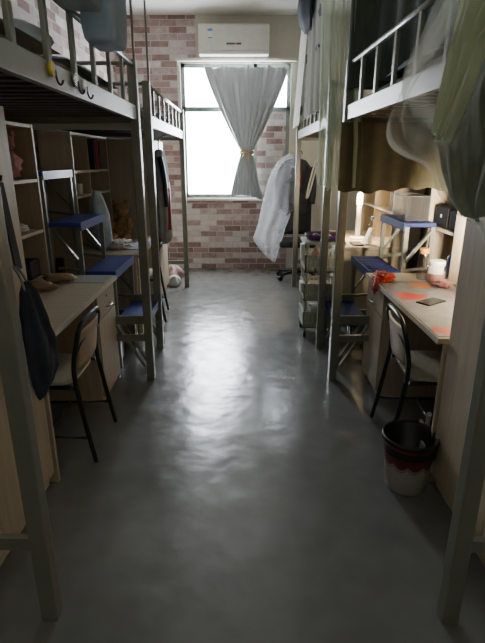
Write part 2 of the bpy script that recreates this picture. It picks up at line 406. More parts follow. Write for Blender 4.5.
# ------------------------------------------------------------------ loft beds
def bed(s, y0, y1, xo, ztop, label, rods, lo_bar=True, near_open=False):
    """s=-1 left / 1 right; xo outer post centre; posts .055 square"""
    xi = 1.60; root = thing('loft_bed', label, 'bed', (s*(xo+xi)/2, (y0+y1)/2, 0), 'grey steel loft beds')
    P = .0275; zb0, zb1 = 1.735, 1.815
    for y in (y0, y1):
        MB().box((s*xo-P, y-P, 0), (s*xo+P, y+P, ztop), .006).build('post', 'paint', root)
        MB().box((s*(xi-P)-P, y-P, 0), (s*(xi-P)+P, y+P, ztop), .006).build('post', 'paint', root)
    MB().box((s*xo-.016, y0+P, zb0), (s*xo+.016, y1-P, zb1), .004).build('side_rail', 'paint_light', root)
    MB().box((s*(xi-P)-.016, y0+P, zb0), (s*(xi-P)+.016, y1-P, zb1)).build('side_rail', 'paint', root)
    for y in (y0, y1):
        MB().box((s*(xo+P), y-.015, zb0-.02), (s*(xi-2*P), y+.015, zb0+.05)).build('end_rail', 'paint', root)
        MB().box((s*(xo+P), y-.012, .29), (s*(xi-2*P), y+.012, .335)).build('crossbar', 'paint', root)
        MB().tube([(s*xo, y, ztop-.02), (s*(xi-P), y, ztop-.02)], .012, 8, 0).build('end_top_rail', 'paint', root)
    y = y0+.1; k = 0
    while y < y1-.05:
        MB().box((s*(xo+.018), y, zb0+.012), (s*(xi-P-.02), y+.05, zb0+.03)).build('slat', 'slat', root); y += .115
    MB().box((s*(xo+.018), y0+.03, zb0+.032), (s*(xi-P-.02), y1-.03, zb0+.045)).build('bed_board', 'slat', root)
    n = round((y1-y0)/.27)
    for i in range(1, n):
        yy = y0+(y1-y0)*i/n
        MB().box((s*xo-.009, yy-.016, zb1), (s*xo+.009, yy+.016, ztop-.03), .003).build('baluster', 'paint', root)
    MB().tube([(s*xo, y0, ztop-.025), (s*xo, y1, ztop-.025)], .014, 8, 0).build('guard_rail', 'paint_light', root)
    for y in rods:
        MB().tube([(s*(xo-.02), y, ztop-.25), (s*(xo-.02), y, 2.95)], .008, 6, 0).build('canopy_pole', 'paint_light', root)
    if len(rods) > 1:
        MB().tube([(s*(xo-.02), rods[0], 2.95), (s*(xo-.02), rods[-1], 2.95)], .008, 6, 0).build('canopy_pole', 'paint_light', root)
    return root
Bd = (1.30, 3.25, 3.86, 5.98)
bed(-1, Bd[0], Bd[1], .66, 2.07, 'nearest left loft bed with blue-grey bedding and a basket on its rail', (3.23,))
bed(-1, Bd[2], 5.95, .69, 2.04, 'far left loft bed beside the window end brick wall', (3.86,))
rb = bed(1, Bd[0], Bd[1], .675, 2.07, 'nearest right loft bed draped with green netting', (1.32, 3.23))
rb.rotation_euler = (0, 0, .031)
bed(1, Bd[2], Bd[3], .645, 2.04, 'far right loft bed behind the printed white net', (3.86, 5.96))

# mattresses & bedding
def slab(name, lo, hi, m, label, cat, group=None, amp=.012, seed=0):
    b = MB().box(lo, hi, .03)
    bmesh.ops.subdivide_edges(b.bm, edges=[e for e in b.bm.edges if e.calc_length() > .3], cuts=10, use_grid_fill=True)
    for v in b.bm.verts:
        if v.co.z > (lo[2]+hi[2])/2: v.co.z += amp*noise.noise(v.co*4+Vector((seed, 0, 0)))*2
    for f in b.bm.faces: f.smooth = True
    return tag(b.build(name, m), label, cat, group)
G = 'mattresses on the loft beds'
slab('mattress', (-1.53, 1.36, 1.785), (-.72, 3.18, 1.87), 'mattress', 'thin mattress on the nearest left loft bed', 'mattress', G)
slab('mattress', (-1.53, 3.93, 1.785), (-.75, 5.88, 1.87), 'mattress', 'thin mattress on the far left loft bed', 'mattress', G)
slab('mattress', (.72, 1.36, 1.785), (1.53, 3.18, 1.87), 'mattress', 'thin mattress on the nearest right loft bed', 'mattress', G)
slab('mattress', (.72, 3.93, 1.785), (1.53, 5.90, 1.87), 'mattress', 'thin mattress on the far right loft bed', 'mattress', G)
def quilt(name, x0, x1, y0, y1, z, h, m, label, cat, seed, parent=None):
    b = MB(); b.grid(lambda u, v: (x0+(x1-x0)*u, y0+(y1-y0)*v, z + (h*(math.sin(PI*min(1, max(0, u)))**.35)*(math.sin(PI*v)**.35) if 0 < u < 1 and 0 < v < 1 else 0)*(1+.5*noise.noise(Vector((u*3, v*5, seed)))) ), 22, 30)
    return tag(b.build(name, m), label, cat)
quilt('quilt', -1.45, -.69, 1.5, 2.1, 1.885, .03, 'quilt_l', 'pale grey quilt by the near end of the left bed', 'quilt', 3)
quilt('quilt', -1.40, -.70, 2.18, 3.05, 1.885, .05, 'quilt', 'crumpled blue-grey quilt behind the left guard rail', 'quilt', 5)
tag(MB().blob((-.84, 2.12, 1.94), (.10, .17, .05), .12, 2, 4).build('pillow', 'quilt'), 'blue-grey pillow leaning at the left bed guard rail', 'pillow')
quilt('quilt', -1.4, -.74, 4.1, 5.6, 1.885, .08, 'quilt_l', 'pale quilt on the far left loft bed', 'quilt', 8)
quilt('quilt', .70, 1.4, 2.0, 2.75, 1.885, .07, 'quilt', 'light blue quilt edge on the nearest right bed', 'quilt', 9)

# ------------------------------------------------------------------ stairs between the beds
def stairs(s, label):
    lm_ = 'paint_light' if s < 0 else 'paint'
    root = thing('step_staircase', label, 'stairs', (s*1.1, 3.70, 0), 'blue step staircases')
    y0, y1 = 3.42, 4.02; xs = (.69, .905, 1.12, 1.34, 1.585); zs = (.41, .75, 1.09, 1.43)
    for i in range(4 if s < 0 else 3):
        xf, xr, z = s*xs[i], s*xs[i+1], zs[i]
        tr = MB().box((xf, y0, z-.03), (xr, y1, z), .006)
        if s > 0 and i == 1:
            for k in range(9): tr.box((xf+.015*s, y0+.03+k*.062, z), (xr-.01*s, y0+.05+k*.062, z+.006))
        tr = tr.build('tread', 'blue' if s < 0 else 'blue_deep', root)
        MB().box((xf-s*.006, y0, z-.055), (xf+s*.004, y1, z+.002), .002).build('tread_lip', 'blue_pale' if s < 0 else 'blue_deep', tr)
        zl = zs[i-1] if i else 0
        for y in (y0+.016, y1-.016):
            MB().bar((xf+s*.02, y, 0), (xf+s*.02, y, z-.03), .030, .030).build('leg', lm_, root)
            if i >= 1: MB().bar((xr-s*.03, y, zl+.02), (xf+s*.02, y, zl+.0), .02, .02).build('crossbar', 'paint', root)
            MB().bar((xr-s*.02, y, z-.05), (xf+s*.03, y, zl+.06), .014, .03, (0, 1, 0)).build('brace', lm_, root)
        MB().bar((xf+s*.02, y0+.03, z-.04), (xf+s*.02, y1-.03, z-.04), .02, .03).build('crossbar', 'paint', root)
    for y in (y0+.016, y1-.016):
        xb = 1.565 if s < 0 else 1.322
        MB().bar((s*xb, y, 0), (s*xb, y, 1.40 if s < 0 else 1.06), .028, .028).build('leg', 'paint', root)
    # tie bars and brace to the bed posts, at the aisle
    for y, z in ((3.262, .44), (3.85, .44)):
        MB().box((s*.68, y-.012, z-.03), (s*.905, y+.012, z+.03), .004).build('tie_bar', 'paint', root)
        MB().bar((s*.89, y, z-.03), (s*.70, y, .09), .014, .035, (0, 1, 0)).build('brace', 'paint', root)
        MB().bar((s*.90, y, 0), (s*.90, y, z), .022, .03).build('leg', 'paint', root)
    return root
stairs(-1, 'blue-topped metal step staircase between the two left loft beds')
stairs(1, 'blue-topped metal step staircase between the two right loft beds')

# ------------------------------------------------------------------ desks, bookcases, wardrobes
def handle(y, x, z, s, parent):
    MB().tube([(x, y-.045, z), (x-s*.022, y-.04, z), (x-s*.022, y+.04, z), (x, y+.045, z)], .005, 6, 1).build('handle', 'chrome', parent)
def desk(s, y0, y1, label, ped_y):
    root = thing('study_desk', label, 'desk', (s*1.23, (y0+y1)/2, 0), 'wooden study desks')
    xf, xr = s*.87, s*1.60
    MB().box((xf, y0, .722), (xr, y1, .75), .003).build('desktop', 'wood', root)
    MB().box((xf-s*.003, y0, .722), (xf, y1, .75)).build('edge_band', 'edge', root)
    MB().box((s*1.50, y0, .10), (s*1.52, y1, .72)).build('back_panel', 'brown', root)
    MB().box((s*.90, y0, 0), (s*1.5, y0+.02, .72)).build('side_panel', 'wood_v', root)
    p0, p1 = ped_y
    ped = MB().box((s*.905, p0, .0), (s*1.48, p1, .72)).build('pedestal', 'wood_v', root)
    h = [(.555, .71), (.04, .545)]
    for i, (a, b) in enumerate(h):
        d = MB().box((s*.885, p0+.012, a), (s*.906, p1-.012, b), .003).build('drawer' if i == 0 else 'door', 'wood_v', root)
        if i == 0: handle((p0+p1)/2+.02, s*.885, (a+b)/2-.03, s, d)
        if i == 0: MB().tube([(s*.885, (p0+p1)/2, b-.04), (s*.880, (p0+p1)/2, b-.04)], .008, 8, 0).build('lock', 'chrome', d)
    return root
desk(-1, 2.04, 3.30, 'long left desk behind the hanging navy bag and chair', (2.86, 3.28))
desk(-1, 4.08, 5.18, 'left desk beyond the blue steps with papers on it', (4.10, 4.50))
desk(1, 2.04, 3.38, 'right desk with the flower-printed sheet and phone on top', (2.95, 3.36))
desk(1, 4.45, 5.60, 'right desk beyond the blue steps lit by a lamp', (4.47, 4.85))

def bookcase(s, y0, y1, label, shelves=(1.06, 1.385), divs=(), door=None):
    root = thing('bookcase', label, 'bookcase', (s*1.46, (y0+y1)/2, .75), 'desk bookcases')
    xf, xr, z0, z1 = s*1.345, s*1.61, .75, 1.715; T = .02
    MB().box((s*1.60, y0, z0), (xr, y1, z1)).build('back_board', 'brown', root)
    for y in (y0, y1-T):
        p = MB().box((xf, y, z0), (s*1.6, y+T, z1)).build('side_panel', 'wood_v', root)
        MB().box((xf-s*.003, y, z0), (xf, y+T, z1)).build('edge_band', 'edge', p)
    MB().box((xf, y0+T, z1-T), (s*1.6, y1-T, z1)).build('top_board', 'wood', root)
    for z in shelves:
        p = MB().box((xf+s*.004, y0+T, z-T), (s*1.6, y1-T, z)).build('shelf', 'wood', root)
        MB().box((xf+s*.001, y0+T, z-T), (xf+s*.004, y1-T, z)).build('edge_band', 'edge', p)
    for y in divs:
        MB().box((xf+s*.002, y, z0), (s*1.6, y+T, z1-T)).build('divider', 'wood_v', root)
    if door:
        d = MB().box((xf-s*.018, door[0], z0+.01), (xf, door[1], z1), .003).build('door', 'wood_v', root)
    return root
bookcase(-1, 2.04, 3.36, 'left bookcase with soft toys standing on the nearest left desk', divs=(2.70,))
bookcase(-1, 4.08, 5.15, 'left bookcase with red books beyond the blue steps', shelves=(1.22, 1.42), divs=(4.50,))
bookcase(1, 2.04, 3.60, 'right bookcase with black boxes beside the lit wooden panel', divs=(2.74, 3.06), door=(2.74, 3.09))
bookcase(1, 4.45, 5.60, 'right bookcase behind the glowing desk lamp', divs=(5.1,))

def wardrobe(s, y0, y1, label, h=1.70):
    root = thing('wardrobe', label, 'wardrobe', (s*1.25, (y0+y1)/2, 0), 'pale wooden wardrobes')
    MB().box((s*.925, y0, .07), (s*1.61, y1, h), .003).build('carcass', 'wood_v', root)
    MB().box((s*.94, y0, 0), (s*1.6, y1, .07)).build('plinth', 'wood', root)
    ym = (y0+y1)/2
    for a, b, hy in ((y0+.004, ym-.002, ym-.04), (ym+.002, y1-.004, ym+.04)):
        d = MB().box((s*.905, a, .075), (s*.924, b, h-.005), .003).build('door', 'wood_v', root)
        MB().tube([(s*.905, hy, .95), (s*.885, hy, .955), (s*.885, hy, 1.045), (s*.905, hy, 1.05)], .005, 6, 1).build('handle', 'chrome', d)
    return root
wardrobe(-1, 1.00, 2.02, 'pale wooden wardrobe at the left foreground edge')
wardrobe(-1, 5.20, 5.90, 'far wooden wardrobe at the window end, left side')
wardrobe(1, 1.00, 2.02, 'pale wooden wardrobe at the right foreground beside the bin')

# ------------------------------------------------------------------ chairs
def make_chair(label):
    root = thing('study_chair', label, 'chair', (0, 0, 0), 'metal-framed study chairs')
    R = .0125
    for sx in (-1, 1):
        MB().tube([(sx*.205, -.27, .012), (sx*.20, -.235, .22), (sx*.193, -.205, .44)], R, 10, 2).build('leg', 'tube', root)
        MB().tube([(sx*.185, .20, .012), (sx*.180, .185, .25), (sx*.175, .165, .415), (sx*.175, .10, .43), (sx*.19, -.19, .425)], R*.9, 10, 2).build('leg', 'tube', root)
    MB().tube([(-.193, -.205, .44), (-.19, -.20, .54), (-.185, -.225, .65), (-.165, -.242, .735), (-.09, -.248, .755), (.09, -.248, .755), (.165, -.242, .735), (.185, -.225, .65), (.19, -.20, .54), (.193, -.205, .44)], R, 10, 2).build('back_frame', 'tube', root)
    MB().tube([(-.187, -.215, .59), (-.15, -.234, .65), (-.06, -.24, .662), (.06, -.24, .662), (.15, -.234, .65), (.187, -.215, .59)], R*.7, 8, 2).build('crossbar', 'tube', root)
    b = MB()
    b.grid(lambda u, v: ((u-.5)*.335, -.205+.0-.02*math.cos((u-.5)*PI)-.03*v, .51+.20*v), 12, 8)
    b.build('backrest', 'ply', root, solid=.010)
    q = MB(); pts = []
    for k in range(40):
        a = k*2*PI/40; ca, sa = math.cos(a), math.sin(a); e = .42
        pts.append((math.copysign(abs(ca)**e, ca)*.195*(1.0 if sa < 0 else 1.02), math.copysign(abs(sa)**e, sa)*.19))
    q.prism(pts, 2, .440, .456); 
    q.build('seat', 'seat', root)
    for sx in (-1, 1):
        MB().tube([(sx*.202, -.245, .15), (sx*.183, .19, .15)], R*.6, 8, 0).build('stretcher', 'tube', root)
    MB().tube([(-.19, -.02, .15), (.19, -.02, .15)], R*.6, 8, 0).build('stretcher', 'tube', root)
    return root
ch = make_chair('metal-framed chair with cream seat at the left desk, nearest the camera')
ch.location = (-1.03, 2.40, 0); ch.rotation_euler = (0, 0, PI/2)
dup(ch, (-1.03, 4.70, 0), PI/2+.08, 'left-hand chair beyond the steps, half hidden behind bed posts')
dup(ch, (1.045, 2.44, 0), -PI/2-.06, 'metal-framed chair with cream seat at the right desk behind the bin')

# ------------------------------------------------------------------ air conditioner and curtain
ac = thing('air_conditioner', 'white wall air conditioner above the window', 'air conditioner', (-.10, 6.96, 2.76))
ax0, ax1, az0, az1 = -.55, .33, 2.755, 3.10
MB().box((ax0, 6.86, az0), (ax1, YB, az1), .02).build('body', 'ac', ac)
MB().box((ax0+.045, 6.85, az0+.05), (ax1-.03, 6.862, az1-.02), .004).build('front_panel', 'ac', ac)
MB().box((ax0+.02, 6.852, az0+.005), (ax1-.02, 6.865, az0+.04), .004).build('louver', 'white', ac)
st = MB().box((-.43, 6.846, 2.93), (-.37, 6.851, 3.04)).build('energy_sticker', 'label', ac)
MB().box((-.43, 6.844, 3.015), (-.37, 6.847, 3.04)).box((-.425, 6.844, 2.935), (-.375, 6.847, 2.947)).build('sticker_band', 'sticker_b', st)
lg = MB().box((-.20, 6.846, 2.865), (-.015, 6.851, 2.887)).build('logo_strip', 'grey_mark', ac)
MB().box((-.105, 6.843, 2.866), (-.07, 6.847, 2.886)).build('logo_mark', 'orange', lg)

cu = thing('window_curtain', 'grey satin curtain tied in the middle with a gold band', 'curtain', (.04, 6.95, 1.0))
def curt(u, v):
    t = v
    top, tie = 2.66, 1.60
    if t < .62:
        k = t/.62; z = top + (tie-top)*k; e = k**1.25
        l = -.50+(-.015+.50)*e; r = .60+(.125-.60)*e
        if k > .9: pass
    else:
        k = (t-.62)/.38; z = tie + (1.02-tie)*k; e = k**.8
        l = -.015+(-.17+.015)*e; r = .125+(.27-.125)*e
        z += .03*math.sin(u*PI*1.4)*k
    amp = .030 if t < .5 else (.018+.02*abs(t-.62))
    zz = -.05*math.sin(PI*u)*(1-t) if t < .3 else 0
    sag = -.035*abs(math.sin(u*PI*4))*max(0, 1-t*14)
    y = 6.96 + amp*math.sin(u*2*PI*7.5+.8*math.sin(u*9)) + .010*math.sin(u*2*PI*17+t*5)
    return (l+(r-l)*u, y, z+sag)
MB().grid(curt, 130, 60).build('curtain_cloth', 'curtain', cu)
MB().tube([(.055+.085*math.cos(a*PI/8), 6.96+.05*math.sin(a*PI/8), 1.60+.012*math.sin(a*PI/8*2)) for a in range(16)], .018, 8, 0, True).tube([(.08, 6.905, 1.60), (.10, 6.90, 1.55), (.11, 6.90, 1.46)], .012, 6, 1).tube([(.06, 6.905, 1.60), (.02, 6.90, 1.58), (0, 6.90, 1.53)], .010, 6, 1).build('tie_band', 'gold', cu)
MB().tube([(-.80, 6.96, 2.685), (.66, 6.96, 2.685)], .010, 8, 0).build('curtain_rod', 'edge', cu)

# ------------------------------------------------------------------ drapes on the right
def drape(fn, nu, nv, name, m, label, cat):
    return tag(MB().grid(fn, nu, nv).build(name, m), label, cat)
# olive cloth hung under the end rail of the nearest right bed
drape(lambda u, v: (.60+.98*u, 3.19+.012*math.sin(u*23)+.006*math.sin(u*51), 1.72-(.40+.008*math.sin(u*40)+.012*math.sin(u*9))*v), 90, 10, 'under_bed_curtain', 'olive',
      'dark olive cloth hung under the right bed, above the steps', 'curtain')
# dark green cloth inside the bed
drape(lambda u, v: (.74+.012*math.sin(u*60)+.02*math.sin(u*17)*v - .11*min(1, max(0, u-.66)/.06) + .91*max(0, u-.72)/.28, min(3.20, 1.35+1.85*u/.72)+.012*math.sin(u*60)*(u > .72), 2.85-.95*v), 160, 8, 'bed_curtain', 'darkgreen',
      'dark green curtain inside the nearest right bed behind its rail', 'curtain')
# sheer net gathered round the post
def net1(u, v):
    z = 2.98-1.66*v; w = 1-.18*math.sin(PI*min(1, v*1.2))
    x = .50+.195*u*w+.03*v; y = 3.68-.53*u
    fold = .030*math.sin(u*26+v*1.5)+.015*math.sin(u*61)
    return (x+fold*.55, y+fold, z+.02*math.sin(u*15)*v)
drape(net1, 110, 30, 'mosquito_net', 'net_dense', 'pale green net gathered at the right bed corner post', 'mosquito net')
# second layer, whiter, lifted on the beam
def net1b(u, v):
    z = 2.98-1.36*v; x = .555+.06*u+.03*math.sin(v*3); y = 3.20-.55*u*(1-.8*v)-.03*v
    fold = .022*math.sin(u*18+v*2)
    return (x+fold, y+fold, z)
# foreground net: wide swag, falling from the canopy pole to a thin tail
left = [(500, -60), (476, -12), (452, 28), (428, 62), (404, 96), (388, 124), (389, 145), (404, 157), (427, 165), (434, 181), (439, 197), (450, 210), (460, 217), (476, 224)]
def lerp_poly(P, t):
    t = max(0, min(.99999, t))*(len(P)-1); i = int(t); f_ = t-i
    return (P[i][0]+(P[i+1][0]-P[i][0])*f_, P[i][1]+(P[i+1][1]-P[i][1])*f_)
Lp = [at(px, py, 1.86-.012*i) for i, (px, py) in enumerate(left)]
for _ in range(2):
    q = [Lp[0]]
    for a, b in zip(Lp, Lp[1:]): q += [a.lerp(b, .25), a.lerp(b, .75)]
    Lp = q+[Lp[-1]]
Rp = [Vector((.63+.04*k, 1.20+.06*k, 2.62-1.36*k)) for k in [i/(len(Lp)-1) for i in range(len(Lp))]]
def swag(off, amp, ph, shrink):
    def fn(u, v):
        k = v*(len(Lp)-1); i = min(int(k), len(Lp)-2); f_ = k-i
        a = Lp[i].lerp(Lp[i+1], f_); b = Rp[i].lerp(Rp[i+1], f_)
        a = a.lerp(b, shrink)
        p = a.lerp(b, u)
        w = math.sin(PI*min(1, u*1.4+.02))
        p.x -= .06*math.sin(PI*u)*math.sin(PI*v) 
        fold = amp*(math.sin(u*17+v*5+ph)+.6*math.sin(u*37-v*7+ph)+.8*noise.noise(Vector((u*4, v*5, ph))))
        p += Vector((-.6, -.4, .15))*fold + Vector(off)
        return p
    return fn
sn = thing('mosquito_net', 'sheer pale green net swag hanging in the right foreground', 'mosquito net', (.7, 1.6, 1.3))
MB().grid(swag((0, 0, 0), .022, 0, 0), 90, 60).build('net_cloth', 'net', sn)
MB().grid(swag((.02, .03, 0), .03, 2, .05), 90, 60).build('net_layer', 'net', sn)
hm = swag((-.002, -.003, 0), .022, 0, 0)
MB().grid(lambda u, v: hm(u*.035, .15+.85*v), 4, 60).build('net_hem', 'net', sn)
# pale green cloth bunched behind it
def cloth_between(A, B, x, fq, amp):
    A = [atx(px, py, x) for px, py in A]; B = [atx(px, py, x) for px, py in B]
    def fn(u, v):
        k = v*(len(A)-1); i = min(int(k), len(A)-2); f_ = k-i
        p = A[i].lerp(A[i+1], f_).lerp(B[i].lerp(B[i+1], f_), u)
        p.x += amp*math.sin(u*fq+v*2)+amp*.5*math.sin(u*fq*2.3-v*3); p.z += .01*math.sin(u*11)*v
        return p
    return fn
drape(cloth_between([(470, -60), (461, -5), (448, 50), (439, 95), (433, 136)], [(560, -60), (530, -5), (490, 35), (472, 85), (447, 140)], .485, 19, .008), 50, 24, 'bed_curtain', 'lime', 'pale lime green cloth hanging over the foreground net swag', 'curtain')
drape(cloth_between([(510, -20), (482, 35), (452, 90), (436, 140), (440, 172), (447, 198), (459, 217)], [(660, -20), (640, 35), (600, 90), (570, 140), (540, 172), (515, 198), (500, 222)], .622, 15, .012), 50, 30, 'bed_curtain', 'greygreen', 'grey-green curtain hanging below the lime cloth over the right wardrobe', 'curtain')
# printed net on the far right bed
drape(lambda u, v: (.605+.018*math.sin(u*50)+.012*math.sin(u*21), 5.72-1.70*u, 2.96-1.08*v), 120, 12, 'printed_net_curtain', 'printnet',
      'white net with navy motifs along the far right bed', 'curtain')
drape(lambda u, v: (.575-.015*v+.01*math.sin(u*8), 5.35-.50*u+.50*v, 2.86-1.02*v), 20, 20, 'hanging_towel', 'white_cloth',
      'long white towel hanging by the far right bed near the window', 'towel')
tag(MB().loft([(3.06, .57, 4.95, .02, .06), (2.98, .57, 4.95, .07, .26), (2.80, .57, 4.95, .085, .33), (2.68, .575, 4.92, .07, .27), (2.58, .58, 4.9, .03, .12)], 24, .12, 5, 3).build('bundled_cloth', 'navy'),
    'navy cloth bundle hung high beside the printed net', 'cloth')

# ------------------------------------------------------------------ garments
gc = thing('garment_cover', 'frosted white cover draped over a dark coat at the window end', 'garment cover', (.48, 6.35, .2))
cl_ = [(288, 154), (279, 160), (271, 172), (266, 188), (262, 205), (258, 224), (253, 239), (258, 247), (265, 255)]
cr_ = [(291, 154), (296, 160), (299, 172), (299, 186), (297, 200), (292, 212), (286, 226), (281, 243), (275, 262)]
cl_ = [at(px, py, 6.35) for px, py in cl_]; cr_ = [at(px, py, 6.30) for px, py in cr_]
def cover_side(sg):
    def fn(u, v):
        k = v*(len(cl_)-1); i = min(int(k), len(cl_)-2); f_ = k-i
        a = cl_[i].lerp(cl_[i+1], f_); b = cr_[i].lerp(cr_[i+1], f_); p = a.lerp(b, u)
        t = math.sin(PI*u)**.5*min(1, v*5+.1)
        p.y += sg*(.11*t) + .010*math.sin(u*15+v*3)*min(1, v*2)
        return p
    return fn
MB().grid(cover_side(-1), 50, 40).build('cover_front', 'cover', gc)
MB().grid(cover_side(1), 50, 40).build('cover_back', 'cover', gc)
MB().tube([(.66, 6.35, 1.53), (.66, 6.35, 1.58), (.70, 6.35, 1.62), (.73, 6.35, 1.60), (.73, 6.35, 1.57)], .007, 6, 2).build('hook', 'black', gc)
ck = thing('coat', 'dark coat with maroon lining hanging inside the frosted white cover', 'coat', (.64, 6.36, .86))
MB().loft([(1.53, .65, 6.36, .04, .03), (1.50, .65, 6.36, .13, .045), (1.40, .645, 6.36, .21, .06), (1.25, .63, 6.36, .235, .07), (1.08, .63, 6.36, .225, .075), (.94, .65, 6.36, .185, .075), (.86, .66, 6.36, .15, .07)], 40, .07, 5, 1).build('coat_body', 'coat', ck)
MB().tube([(.70, 6.29, 1.50), (.715, 6.275, 1.38), (.71, 6.27, 1.18)], .016, 8, 1).build('lining', 'maroon', ck)
MB().tube([(.84, 6.33, 1.42), (.885, 6.31, 1.22), (.87, 6.31, .98)], lambda t: .05-.012*t, 12, 2).build('sleeve', 'coat', ck)
tag(MB().tube([(.87, 6.0, 1.50), (.845, 6.0, 1.35), (.79, 6.0, 1.12), (.765, 6.0, 1.06), (.76, 6.0, 1.10), (.80, 6.0, 1.3), (.85, 6.0, 1.50)], .010, 8, 2, True).build('bag_strap', 'white_cloth'), 'pale strap loop hanging from the far right bed end', 'strap')
j2 = thing('hanging_jacket', 'white, black and red sports jacket hanging on the far left bed', 'jacket', (-.80, 4.95, .7))
MB().loft([(1.60, -.80, 4.95, .025, .03), (1.56, -.80, 4.95, .05, .13), (1.45, -.79, 4.95, .06, .17), (1.2, -.78, 4.95, .065, .18), (.95, -.78, 4.95, .065, .18), (.72, -.79, 4.95, .06, .17)], 32, .08, 6, 6).build('jacket_body', 'greycloth', j2)
MB().tube([(-.77, 4.80, 1.53), (-.73, 4.78, 1.35), (-.72, 4.77, 1.08)], lambda t: .028-.008*t, 10, 2).build('sleeve', 'black', j2)
MB().bar((-.716, 4.86, 1.25), (-.712, 4.85, .85), .035, .016).build('red_panel', 'red', j2)
MB().bar((-.72, 4.92, 1.30), (-.712, 4.92, .76), .03, .012).build('white_panel', 'white', j2)
MB().tube([(-.80, 4.95, 1.58), (-.80, 4.95, 1.68), (-.76, 4.95, 1.72), (-.72, 4.95, 1.735)], .005, 6, 1).build('hanger_hook', 'black', j2)

# office chair under the cover
oc = thing('office_chair', 'black swivel office chair below the frosted cover', 'office chair', (.70, 6.42, 0))
for k in range(5):
    a = k*2*PI/5+2.5; ex, ey = .70+.25*math.cos(a), 6.42+.25*math.sin(a)
    lg = MB().bar((.70, 6.42, .10), (ex, ey, .075), .035, .03).build('base_leg', 'black', oc)
    MB().tube([(ex-.02*math.sin(a), ey+.02*math.cos(a), .03), (ex+.02*math.sin(a), ey-.02*math.cos(a), .03)], .03, 12, 0).build('caster', 'black', lg)
MB().tube([(.70, 6.42, .09), (.70, 6.42, .44)], .028, 12, 0).build('gas_stem', 'black', oc)
MB().box((.47, 6.20, .44), (.93, 6.64, .52), .03).build('seat', 'black', oc)
MB().grid(lambda u, v: (.49+.42*u, 6.66-.05*math.sin(PI*u)+.05*v, .56+.50*v), 10, 10).build('backrest', 'black', oc, solid=.05)
MB().bar((.70, 6.62, .47), (.70, 6.69, .66), .05, .02).build('back_support', 'black', oc)

# ------------------------------------------------------------------ storage cart
ct = thing('storage_cart', 'pale green plastic tiered cart on casters behind the right posts', 'cart', (.70, 4.25, 0))
cx0, cx1, cy0, cy1 = .53, .86, 4.10, 4.42
for x in (cx0+.02, cx1-.02):
    for y in (cy0+.02, cy1-.02):
        MB().tube([(x, y, .06), (x, y, .84)], .014, 8, 0).build('upright', 'cart', ct)
        MB().lathe([(.005, -.012), (.03, -.012), (.03, .012), (.005, .012)], (0, 0, 0), 14).build('caster', 'black', ct)
        ob = ct.children[-1] if False else bpy.data.objects[-1] if False else None
for o in [o for o in ct.children if o.name.startswith('caster')]: pass
cas = [o for o in ct.children if o.name.startswith('caster')]
k = 0
for x in (cx0+.02, cx1-.02):
    for y in (cy0+.02, cy1-.02):
        o = cas[k]; k += 1
        for v in o.data.vertices: v.co = Vector((x-.70 + (v.co.z+0), y-4.25 + v.co.x+4.25*0, 0)) if False else v.co
for o, (x, y) in zip(cas, [(x, y) for x in (cx0+.02, cx1-.02) for y in (cy0+.02, cy1-.02)]):
    for v in o.data.vertices:
        l = v.co + Vector((.70, 4.25, 0))
        v.co = Vector((x-.70+l.z, y-4.25+l.x, .03+l.y))
for z0 in (.09, .34, .59):
    b = MB(); h = .15
    b.box((cx0, cy0, z0), (cx1, cy1, z0+.012))
    for zz, hh in ((z0, .05), (z0+h-.025, .025)):
        b.box((cx0, cy0, zz), (cx1, cy0+.008, zz+hh)).box((cx0, cy1-.008, zz), (cx1, cy1, zz+hh)).box((cx0, cy0, zz), (cx0+.008, cy1, zz+hh)).box((cx1-.008, cy0, zz), (cx1, cy1, zz+hh))
    for i in range(9):
        x = cx0+(cx1-cx0)*i/8; x = min(x, cx1-.012)
        b.box((x, cy0, z0), (x+.012, cy0+.007, z0+h)).box((x, cy1-.007, z0), (x+.012, cy1, z0+h))
        y = min(cy0+(cy1-cy0)*i/8, cy1-.012)
        b.box((cx0, y, z0), (cx0+.007, y+.012, z0+h)).box((cx1-.007, y, z0), (cx1, y+.012, z0+h))
    b.build('basket', 'cart', ct)
    MB().box((cx0+.02, cy0+.012, z0+.013), (cx1-.02, cy0+.018, z0+.145)).box((cx0+.012, cy0+.02, z0+.013), (cx0+.018, cy1-.02, z0+.145)).build('basket_liner', 'green_pl', ct)
MB().box((cx0-.01, cy0-.01, .825), (cx1+.01, cy1+.01, .85), .006).build('top_tray', 'green_pl', ct)
MB().box((cx0-.035, cy0+.01, .70), (cx0-.002, cy0+.10, .83), .006).build('side_cup', 'white', ct)
MB().box((cx0-.03, cy0+.0, .41), (cx0-.002, cy0+.12, .50), .008).build('side_hook', 'white', ct)
tr = tag(MB().lathe([(.10, 0), (.135, .005), (.155, .05), (.148, .05), (.13, .012), (.02, .010)], (.70, 4.26, .851), 28, 1.05, .95).build('round_tray', 'purple'), 'purple patterned tray on top of the plastic cart', 'tray')
items = [('pink', .62, 4.18, .03), ('purple', .68, 4.30, .032), ('white', .74, 4.20, .022), ('maroon', .78, 4.28, .028), ('pink', .66, 4.22, .022)]
labs = ['dull pink ball of cloth at the left of the purple tray', 'dark purple pouch at the back of the purple tray', 'small white tub in the purple tray', 'maroon pouch at the right of the purple tray', 'little pink bundle in the middle of the purple tray']
for (m, x, y, r), lb in zip(items, labs):
    tag(MB().blob((x, y, .866+r*.8), (r, r, r*.8), .2, 2.5, x*9).build('trinket', m), lb, 'trinket', 'trinkets in the purple tray')
tag(MB().box((.60, 4.16, .104), (.80, 4.34, .26), .02).build('storage_box', 'quilt_l'), 'pale storage box in the lowest basket of the cart', 'box')
tag(MB().box((.58, 4.15, .355), (.78, 4.36, .47), .015).build('storage_box', 'tan'), 'tan box in the middle basket of the cart', 'box')
